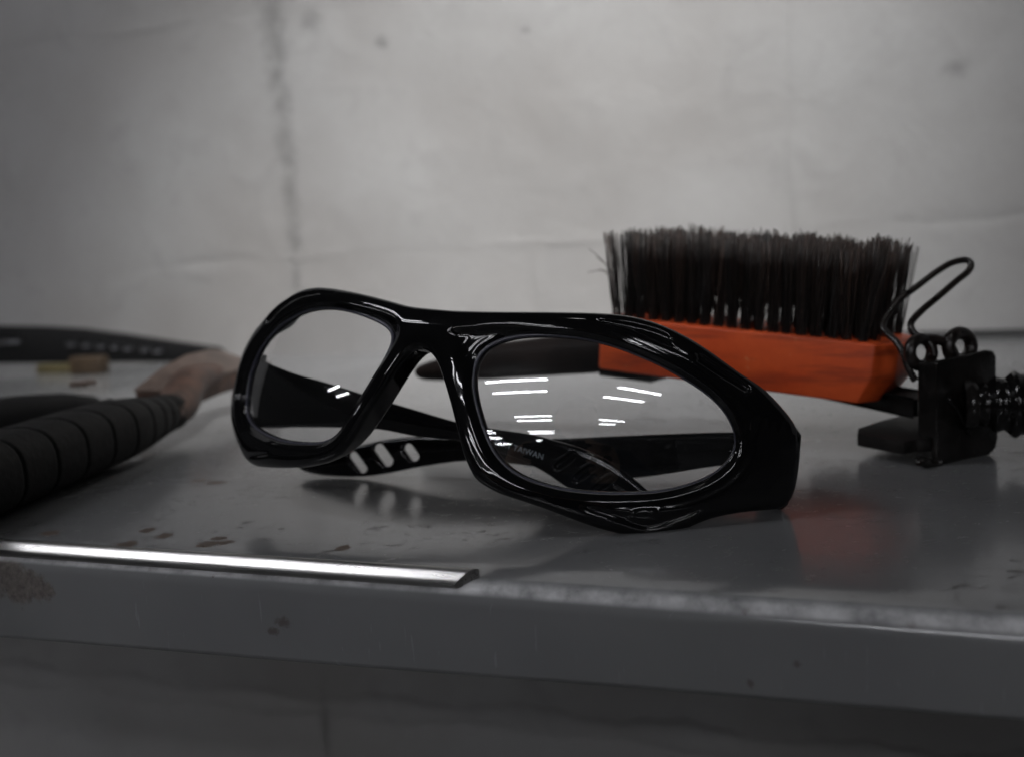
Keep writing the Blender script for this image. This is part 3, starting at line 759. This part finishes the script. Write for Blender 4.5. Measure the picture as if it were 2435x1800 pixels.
# tapered dark handle fixed under the left end
path = []; rad = []
ends = [(16, 20, 1.5, 7.5), (0, 20, 6, 8.2), (-20, 20, 7.5, 8.4), (-45, 20, 6.5, 6.6), (-70, 20, 4.0, 4.7), (-86, 20, 2.2, 4.0), (-92, 20, 1.8, 3.2), (-94.5, 20, 1.7, 1.2)]
hq = [(1445, 836, 366, 7.0), (1400, 843, 370, 7.4), (1300, 850, 380, 7.4), (1150, 864, 396, 6.8), (1070, 877, 406, 5.3), (1010, 886, 413, 3.9), (985, 888, 416, 2.7), (976, 889, 417, 1.2)]
hp = [at(x, y, Z) + np.array([2, 5, 0]) for x, y, Z, r_ in hq]
V, F = tube_vf(catmull(hp, 5, closed=False), np.interp(np.linspace(0, 7, 36), range(8), [e[3] for e in hq]), 20)
part('handle', V, F, M['dark_wood'], brush)
V, F = box_vf(bp(9, 14, -1.9), bd, bw, bu, (10.5, 8, 1.7), .6); part('backing_plate', V, F, M['black_paint'], brush)
# tufts
def tuft_mesh(k):
    V = []; F = []; sh_ = []
    r0, r1 = 1.6, 2.6
    for i in range(31):
        t = random.uniform(0, 2 * math.pi); q = math.sqrt(random.random()); ax, ay = r0 * q * math.cos(t), r0 * q * math.sin(t)
        ex, ey = r1 * q * math.cos(t + random.uniform(-.5, .5)) + random.gauss(0, .6), r1 * q * math.sin(t) + random.gauss(0, .55)
        h = 30.2 + random.gauss(0, .9) - (2.5 if random.random() < .06 else 0); wv = random.gauss(0, .35); w = random.uniform(.11, .22); a0 = random.uniform(0, 3.14)
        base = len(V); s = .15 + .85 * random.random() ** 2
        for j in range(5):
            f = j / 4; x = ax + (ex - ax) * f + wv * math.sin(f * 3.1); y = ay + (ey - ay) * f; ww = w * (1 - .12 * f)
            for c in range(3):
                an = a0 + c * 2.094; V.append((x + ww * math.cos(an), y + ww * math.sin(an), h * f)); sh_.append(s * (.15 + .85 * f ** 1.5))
        for j in range(4):
            for c in range(3): F.append([base + j * 3 + c, base + j * 3 + (c + 1) % 3, base + j * 3 + 3 + (c + 1) % 3, base + j * 3 + 3 + c])
        F.append([base + 12, base + 13, base + 14])
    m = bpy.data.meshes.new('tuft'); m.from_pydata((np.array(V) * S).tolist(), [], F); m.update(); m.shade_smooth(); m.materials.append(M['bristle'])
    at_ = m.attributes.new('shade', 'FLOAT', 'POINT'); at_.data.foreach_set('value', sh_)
    return m
tufts = [tuft_mesh(k) for k in range(9)]
rotB = Matrix(((bd[0], bw[0], bu[0]), (bd[1], bw[1], bu[1]), (bd[2], bw[2], bu[2])))
ncol = 19; b_off = Vector(brush.location)
for row in range(6):
    for c in range(ncol):
        a = 5.5 + (Lb - 6.5) * c / (ncol - 1) + (2.2 if row % 2 else 0) + random.uniform(-.4, .4); b = 4.5 + row * 6.1 + random.uniform(-.4, .4)
        if c == 1 and random.random() < .6: continue
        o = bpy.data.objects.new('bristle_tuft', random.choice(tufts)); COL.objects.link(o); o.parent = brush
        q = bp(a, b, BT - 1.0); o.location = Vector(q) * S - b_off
        lean = (c / (ncol - 1) - .5) * .10 + random.gauss(0, .06); tilt = random.gauss(0, .05) + (row - 2.5) * .015
        R_ = rotB @ Matrix.Rotation(lean, 3, 'Y') @ Matrix.Rotation(-tilt, 3, 'X') @ Matrix.Rotation(random.uniform(0, 6.28), 3, 'Z')
        o.rotation_euler = R_.to_euler(); hs = 1.0 + random.gauss(0, .034); o.scale = (1, 1, hs)
# a few bent stray bristles at the far left
lst = []
for (x1, y1, x0, y0) in ((1400, 592, 1462, 660), (1418, 612, 1470, 668), (1398, 648, 1470, 655), (1436, 560, 1466, 640), (1426, 640, 1472, 690)):
    a = at(x0, y0, 372); b = at(x1, y1, 368); mdl = (a + b) / 2 + np.array([0, 0, 1.2]); lst.append(tube_vf(catmull([a, mdl, b], 5, closed=False), .13, 4))
V, F = join_vf(lst); o = part('stray_bristles', V, F, M['bristle'], brush)
m_ = o.data.attributes.new('shade', 'FLOAT', 'POINT'); m_.data.foreach_set('value', [.5] * len(o.data.vertices))

# ================================================================== CLAMP
clamp = thing('steel_clamp', 'black steel clamp with wire loops and ribbed spindle beside the orange brush', 'clamp', (130, 296, 0))
CA = ground(2227, 1109); CB = ground(2357, 1082)
cdv = CB - CA; cdv[2] = 0; cdv /= np.linalg.norm(cdv); cn = np.array([-cdv[1], cdv[0], 0]); cn = cn if cn[1] > 0 else -cn
cp = lambda x, y, off=0.0: on_plane(x, y, CA + cn * off, cn)
def clamp_plate():
    poly = [(2227, 860), (2290, 846), (2350, 832), (2364, 834), (2371, 846), (2371, 900), (2375, 1040), (2370, 1066), (2355, 1082), (2300, 1093), (2240, 1107), (2227, 1108)]
    return prism_vf([cp(*q) for q in poly], cn * 2.2, 1.0, 3)
V, F = clamp_plate(); o = part('front_plate', V, F, M['black_paint'], clamp); autosmooth(o, 40)
# side flange turning back to the left
side = [(2229, 862), (2200, 868), (2198, 980), (2200, 1040), (2229, 1048)]
sv = -cdv * .45 + cn * .9; sv /= np.linalg.norm(sv)
V, F = prism_vf([cp(2229, 862), cp(2229, 862) + sv * 5.5, cp(2229, 1040) + sv * 5.5, cp(2229, 1048)], cdv * 1.8, .8, 3); o = part('side_flange', V, F, M['black_paint'], clamp); autosmooth(o, 40)
# pressed rib
V, F = tube_vf(catmull([cp(2250, 946), cp(2262, 955), cp(2276, 970), cp(2292, 1000), cp(2308, 1036)], 5, closed=False), [.3, .7, 1.0] + [1.15] * 15 + [1.0, .7, .3], 12)
part('pressed_rib', V, F, M['black_smooth'], clamp)
# flat foot reaching left over the shelf
zf = 7.4
fp = [ground(x, y, zf) for x, y in ((2040, 1017), (2090, 1000), (2165, 980), (2200, 972), (2250, 1000), (2232, 1042), (2180, 1042), (2150, 1050), (2038, 1030))]
V, F = prism_vf(fp, (0, 0, -4.0), .8); o = part('foot', V, F, M['worn_black'], clamp); autosmooth(o, 40)
V, F = tube_vf([cp(2186, 1094, 1), cp(2205, 1100, 1), cp(2232, 1100, 1)], 1.5, 10); part('foot_curl', V, F, M['black_paint'], clamp)
# bar running under the brush
b0 = at(2205, 968, 305); b1 = at(1990, 925, 345); bb = b1 - b0; LL = np.linalg.norm(bb); bb /= LL
bs = np.cross(bb, (0, 0, 1)); bs /= np.linalg.norm(bs)
V, F = box_vf((b0 + b1) / 2 + np.array([0, 6, 0]), bb, bs, np.cross(bs, bb), (LL / 2 + 4, 6, 2.6), .5); part('bar', V, F, M['rubber_b'], clamp)
# wire eyes
def ring(cx_, cy_, Z, rx, ry, wr, tw):
    pts = []
    for t in np.linspace(0, 2 * math.pi, 33)[:-1]: pts.append(at(cx_ + rx * math.cos(t), cy_ + ry * math.sin(t), Z + tw * math.cos(t)))
    return tube_vf(pts, wr, 10, closed=True)
V, F = ring(2190, 838, 297, 26, 32, 1.75, 3); part('wire_eye', V, F, M['wire'], clamp)
V, F = ring(2282, 824, 302, 27, 32, 1.95, 3); part('wire_eye', V, F, M['wire'], clamp)
# long wire hook
hk = [(2176, 905, 296), (2158, 872, 296), (2148, 842, 297), (2130, 812, 300), (2105, 790, 304), (2099, 772, 306), (2112, 745, 308), (2140, 712, 310), (2180, 682, 312), (2225, 648, 314), (2262, 626, 316), (2295, 619, 317), (2309, 628, 316),
      (2302, 646, 315), (2275, 668, 312), (2238, 700, 309), (2195, 736, 305), (2170, 762, 302), (2166, 780, 300), (2178, 796, 299), (2200, 806, 298), (2216, 825, 297), (2222, 850, 296)]
V, F = tube_vf(catmull([at(*q) for q in hk], 5, closed=False), 1.02, 10); part('wire_hook', V, F, M['wire'], clamp)
V, F = tube_vf(catmull([at(2200, 806, 298), at(2240, 812, 299), at(2262, 830, 300), at(2270, 850, 300)], 5, closed=False), 1.5, 10); part('wire_link', V, F, M['wire'], clamp)
# spindle: collar then round thread
ax0 = cp(2300, 962); axd = np.array([.95, -.30, 0]); axd /= np.linalg.norm(axd)
pth = [ax0 + axd * t for t in np.linspace(0, 70, 211)]; rr = []
for t in np.linspace(0, 70, 211):
    if t < 5: rr.append(5.4 + 1.0 * sm(np.array(t), 1, 5))
    else: rr.append(min(6.6 + (t - 5) * .35, 9.3) + 1.2 * math.sin((t - 5) * math.pi / 4.7) ** 2 - .6)
V, F = tube_vf(pth, rr, 56); part('spindle', V, F, M['black_smooth'], clamp)
V, F = tube_vf([ax0 + axd * -1, ax0 + axd * 1.0, ax0 + axd * 2.2, ax0 + axd * 3.2], [7.2, 7.2, 6.6, 5.4], 24); part('collar', V, F, M['black_paint'], clamp)

# ================================================================== LEFT TOOLS
pl = thing('gripped_tool', 'hand tool with ribbed black rubber grip and dull brown steel head', 'hand tool', (-148, 360, 0))
def grip():
    a = np.array([-157., 225., 11.2]); b = np.array([-139.5, 414., 12.0]); N = 420; V = []; F = []; n = 28
    d = (b - a); L = np.linalg.norm(d); d /= L; sx = np.cross(d, (0, 0, 1)); sx /= np.linalg.norm(sx); up = np.cross(sx, d)
    gro = [L - 6 - q for q in (4, 13, 23, 36, 51, 68, 86, 104, 122, 140)]
    for i in range(N + 1):
        s = L * i / N; c = a + d * s + up * (.4 * math.sin(s / L * 3.1))
        g = sum(.75 * math.exp(-((s - q) / .6) ** 2) for q in gro)
        e = 1 - .34 * (s / L > .0) * sm(np.array(s), L - 55, L) ; e = float(e)
        if i >= N - 6: e *= 1 - .10 * (i - N + 6) / 6
        kk = 1.0; wx_, hz = (12.8 * e * kk - g), (11.0 * e * kk - g)
        for k in range(n):
            t = 2 * math.pi * k / n; ct, st_ = math.cos(t), math.sin(t); p_ = 2.6
            x = wx_ * math.copysign(abs(ct) ** (2 / p_), ct); z = hz * math.copysign(abs(st_) ** (2 / p_), st_)
            V.append(c + sx * x + up * z)
    for i in range(N):
        for k in range(n): F.append([i * n + k, (i + 1) * n + k, (i + 1) * n + (k + 1) % n, i * n + (k + 1) % n][::-1])
    F.append([k for k in range(n)]); F.append([N * n + k for k in range(n)][::-1]); return V, F
V, F = grip(); o = part('grip', V, F, M['rubber'], pl)
# seam ridge along the top left of the grip
V, F = tube_vf([(-162, 240, 21.2), (-157, 290, 21.6), (-152.5, 340, 21.9), (-149, 378, 22.0)], [.9, .9, .9, .4], 8); part('grip_seam', V, F, M['rubber_b'], pl)
# head: thick plate whose broad face looks up, brown edge below
hd = [at(318, 925, 440), at(380, 878, 452), at(441, 843, 470), at(500, 831, 490), (at(530, 834, 505)), at(570, 850, 520), at(640, 858, 540), at(650, 872, 530), at(585, 872, 500), at(520, 890, 470), at(455, 915, 445), at(408, 926, 432)]
V, F = prism_vf(hd, (0, 0, -1.6), .4); o = part('head', V, F, M['tan'], pl); autosmooth(o, 40)
hd2 = [h - np.array([0, 0, 1.8]) for h in hd]
V, F = prism_vf([hd2[i] + np.array([0, 1.5, 0]) for i in range(len(hd2))], (0, 0, -7.5), .6); o = part('head_side', V, F, M['rustbrown'], pl); autosmooth(o, 40)
V, F = tube_vf(catmull([(-140.2, 404, 12.2), (-139, 420, 13.2), at(452, 908, 448), at(500, 892, 478), at(545, 884, 505), at(600, 880, 530)], 4, closed=False), np.interp(np.linspace(0, 5, 21), range(6), [8.6, 9.0, 8.2, 6.8, 5.6, 4.5]), 16, flat=.8); part('neck', V, F, M['rustbrown'], pl)
# second handle
h2 = thing('smooth_handle', 'smooth black tool handle with pinkish metal tip behind the ribbed grip', 'tool handle', (-205, 440, 0))
V, F = tube_vf([(-262, 360, 9.5), (-240, 400, 9.4), (-215, 442, 9.2), (-205, 462, 8.6), (-197, 476, 6.8), (-193, 484, 4.0)], [10.5, 10.2, 9.5, 8.2, 6.4, 3.4], 20); part('grip', V, F, M['rubber_b'], h2)
V, F = box_vf(at(197, 912, 478), (.95, -.2, 0), (.2, .95, 0), (0, 0, 1), (4.0, 5, 1.3), .5); part('metal_tip', V, F, M['tan'], h2)

# long black bar tool at the wall
bt = thing('bar_tool', 'long black bar tool with worn studs lying along the foot of the wall', 'bar tool', (-360, 840, 0))
Zt = 828.
pts = [(-30, 776), (100, 778), (190, 783), (300, 797), (420, 815), (520, 829), (536, 842), (500, 856), (410, 861), (300, 862), (150, 864), (-30, 866)]
BN = np.array([.12, -1, 0]); BN /= np.linalg.norm(BN); B0 = at(250, 860, Zt)
V, F = prism_vf([on_plane(x, y, B0, BN) for x, y in pts], -BN * 14, 1.4); o = part('body', V, F, M['rubber_b'], bt); autosmooth(o, 40)
for (x, y, w) in ((170, 817, 13), (205, 819, 13), (240, 821, 12), (272, 823, 10), (305, 826, 13), (345, 829, 12), (375, 832, 13)):
    c = on_plane(x, y, B0 + BN * .6, BN); V, F = box_vf(c, np.cross(BN, (0, 0, 1)), BN, (0, 0, 1), (w * .34 * .8, 1.2, 2.2), .5); part('stud', V, F, M['dullgrey'], bt)
c = on_plane(22, 808, B0 + BN * .6, BN); V, F = box_vf(c, np.cross(BN, (0, 0, 1)), BN, (0, 0, 1), (9, 1.2, 3), .6); part('stud', V, F, M['dullgrey'], bt)

# brass piece
ks = thing('brass_fitting', 'small tarnished brass piece with a brown block before the long black bar', 'fitting', tuple(ground(170, 890)))
q = ground(207, 892); V, F = box_vf(q + np.array([0, 6, 6.8]), (.98, -.18, 0), (.18, .98, 0), (0, 0, 1), (12.5, 6, 6.6), 1.2); o = part('brown_block', V, F, M['brown'], ks); autosmooth(o, 40)
q = ground(125, 889); V, F = box_vf(q + np.array([0, 5, 3.6]), (.98, -.18, 0), (.18, .98, 0), (0, 0, 1), (13.5, 4, 3.5), 1.0); o = part('brass_tongue', V, F, M['brass'], ks); autosmooth(o, 40)

# ================================================================== PHOTOGRAPHER (seen as a faint reflection in the lens)
def cap(X, a, b, r0, r1):
    a = np.array(a, float); b = np.array(b, float); d = b - a; t = np.clip(((X - a) @ d) / (d @ d), 0, 1)
    return np.linalg.norm(X - a - t[..., None] * d, axis=-1) - (r0 + (r1 - r0) * t)
def ell(X, c, r):
    r = np.array(r, float); q = np.linalg.norm((X - np.array(c, float)) / r, axis=-1); return (q - 1) * r.min()
def smn(a, b, k):
    h = np.clip(.5 + .5 * (b - a) / k, 0, 1); return b + (a - b) * h - k * h * (1 - h)
HC = np.array([72., -430., 205.])
def fig(X, cloth):
    o = 5 if cloth else 0
    sl, sr = (-75, -560, 10), (255, -560, 10); el, er = (-150, -330, -120), (320, -330, -120); wl, wr = (-92, -125, 2), (96, -120, 2)
    d = smn(ell(X, (92, -590, -170), (165 + o, 105 + o, 240)), cap(X, sl, sr, 58 + o, 58 + o), 50)
    for s, e, w in ((sl, el, wl), (sr, er, wr)):
        d = smn(d, cap(X, s, e, 52 + o, 38 + o), 30); d = smn(d, cap(X, e, w, 37 + o, 27 + o), 18)
    if cloth: return np.maximum(d, -(cap(X, wl, (wl[0], wl[1] + 60, wl[2]), 40, 40)))
    d = smn(d, cap(X, (88, -555, 40), HC + (2, -22, -60), 52, 48), 26)
    h = smn(ell(X, HC + (0, -8, 18), (74, 92, 88)), ell(X, HC + (0, 12, -42), (55, 62, 66)), 30)
    h = smn(h, ell(X, HC + (0, 84, -14), (12, 18, 24)), 12); h = smn(h, ell(X, HC + (0, 62, -56), (24, 14, 9)), 8)
    for s in (-1, 1):
        h = smn(h, ell(X, HC + (s * 76, -6, -8), (9, 20, 30)), 6); h = np.maximum(h, -(ell(X, HC + (s * 31, 88, 8), (14, 12, 9))))
    d = smn(d, h, 22)
    for sx_, w in ((-1, wl), (1, wr)):
        w = np.array(w, float); p = w + (-sx_ * 4, 34, 10); d = smn(d, ell(X, p, (20, 40, 42)), 14)
        for i, L in enumerate((60, 66, 62, 50)):
            k = p + (-sx_ * 2, 30 - 2 * i, 28 - 19 * i); m_ = k + (-sx_ * 10, L * .42, 2); e = m_ + (-sx_ * L * .42, 4, -2)
            d = smn(d, np.minimum(cap(X, k, m_, 10, 9), cap(X, m_, e, 9, 7.5)), 4)
        d = smn(d, cap(X, p + (0, 0, 30), p + (-sx_ * 34, 18, 48), 11, 9), 6)
    return d
def voxel(fn, lo, hi, st):
    ax = [np.arange(a, b, st) for a, b in zip(lo, hi)]; X = np.stack(np.meshgrid(*ax, indexing='ij'), -1).astype(np.float32)
    V, Q, g = surface_nets(fn(X), lo, st); n = g / (np.linalg.norm(g, axis=1)[:, None] + 1e-9)
    a_, b_, c_ = V[Q[:, 0]], V[Q[:, 1]], V[Q[:, 2]]; fl = np.einsum('ij,ij->i', np.cross(b_ - a_, c_ - a_), n[Q[:, 0]]) < 0; Q[fl] = Q[fl][:, ::-1]
    return V, Q, n
pr = thing('person', 'photographer in a dark blue jacket and black cap, faintly mirrored in the right lens', 'person', (90, -580, -400))
M['skin'] = simple('skin', (.55, .38, .29), .5); M['jacket'] = simple('dark_blue_jacket', (.012, .028, .06), .8, noise_amt=.2, scale=40); M['cap'] = simple('black_cap', (.01, .01, .01), .8)
V, Q, n = voxel(lambda X: fig(X, False), (-240, -720, -430), (420, -20, 330), 6.5); part('body', V, Q, M['skin'], pr, normals=n)
V, Q, n = voxel(lambda X: fig(X, True), (-260, -740, -430), (440, -60, 110), 9.0); part('jacket', V, Q, M['jacket'], pr, normals=n)
def capf(X):
    d = np.maximum(ell(X, HC + (0, -8, 22), (80, 98, 92)), -(X[..., 2] - HC[2] - 34)); 
    br = np.maximum(ell(X, HC + (0, 88, 40), (62, 62, 9)), -(X[..., 1] - HC[1] - 40)); return np.minimum(d, br)
V, Q, n = voxel(capf, tuple(HC + (-100, -120, 10)), tuple(HC + (100, 170, 130)), 5.0); part('cap', V, Q, M['cap'], pr, normals=n)
pc = thing('photo_camera', 'black photo camera held up in front of the shelf by the photographer', 'camera', (0, -80, 20))
V, F = box_vf((0, -92, 30), (1, 0, 0), (0, 1, 0), (0, 0, 1), (66, 30, 34), 8); o = part('camera_body', V, F, M['rubber_b'], pc); autosmooth(o, 40)
V, F = tube_vf([(0, -64, 44), (0, -40, 44), (0, -39, 44), (0, -22, 44)], [24, 24, 27, 27], 32); o = part('lens_barrel', V, F, M['rubber_b'], pc); autosmooth(o, 40)
V, F = box_vf((0, -96, 70), (1, 0, 0), (0, 1, 0), (0, 0, 1), (20, 24, 9), 6); o = part('viewfinder_hump', V, F, M['rubber_b'], pc); autosmooth(o, 40)
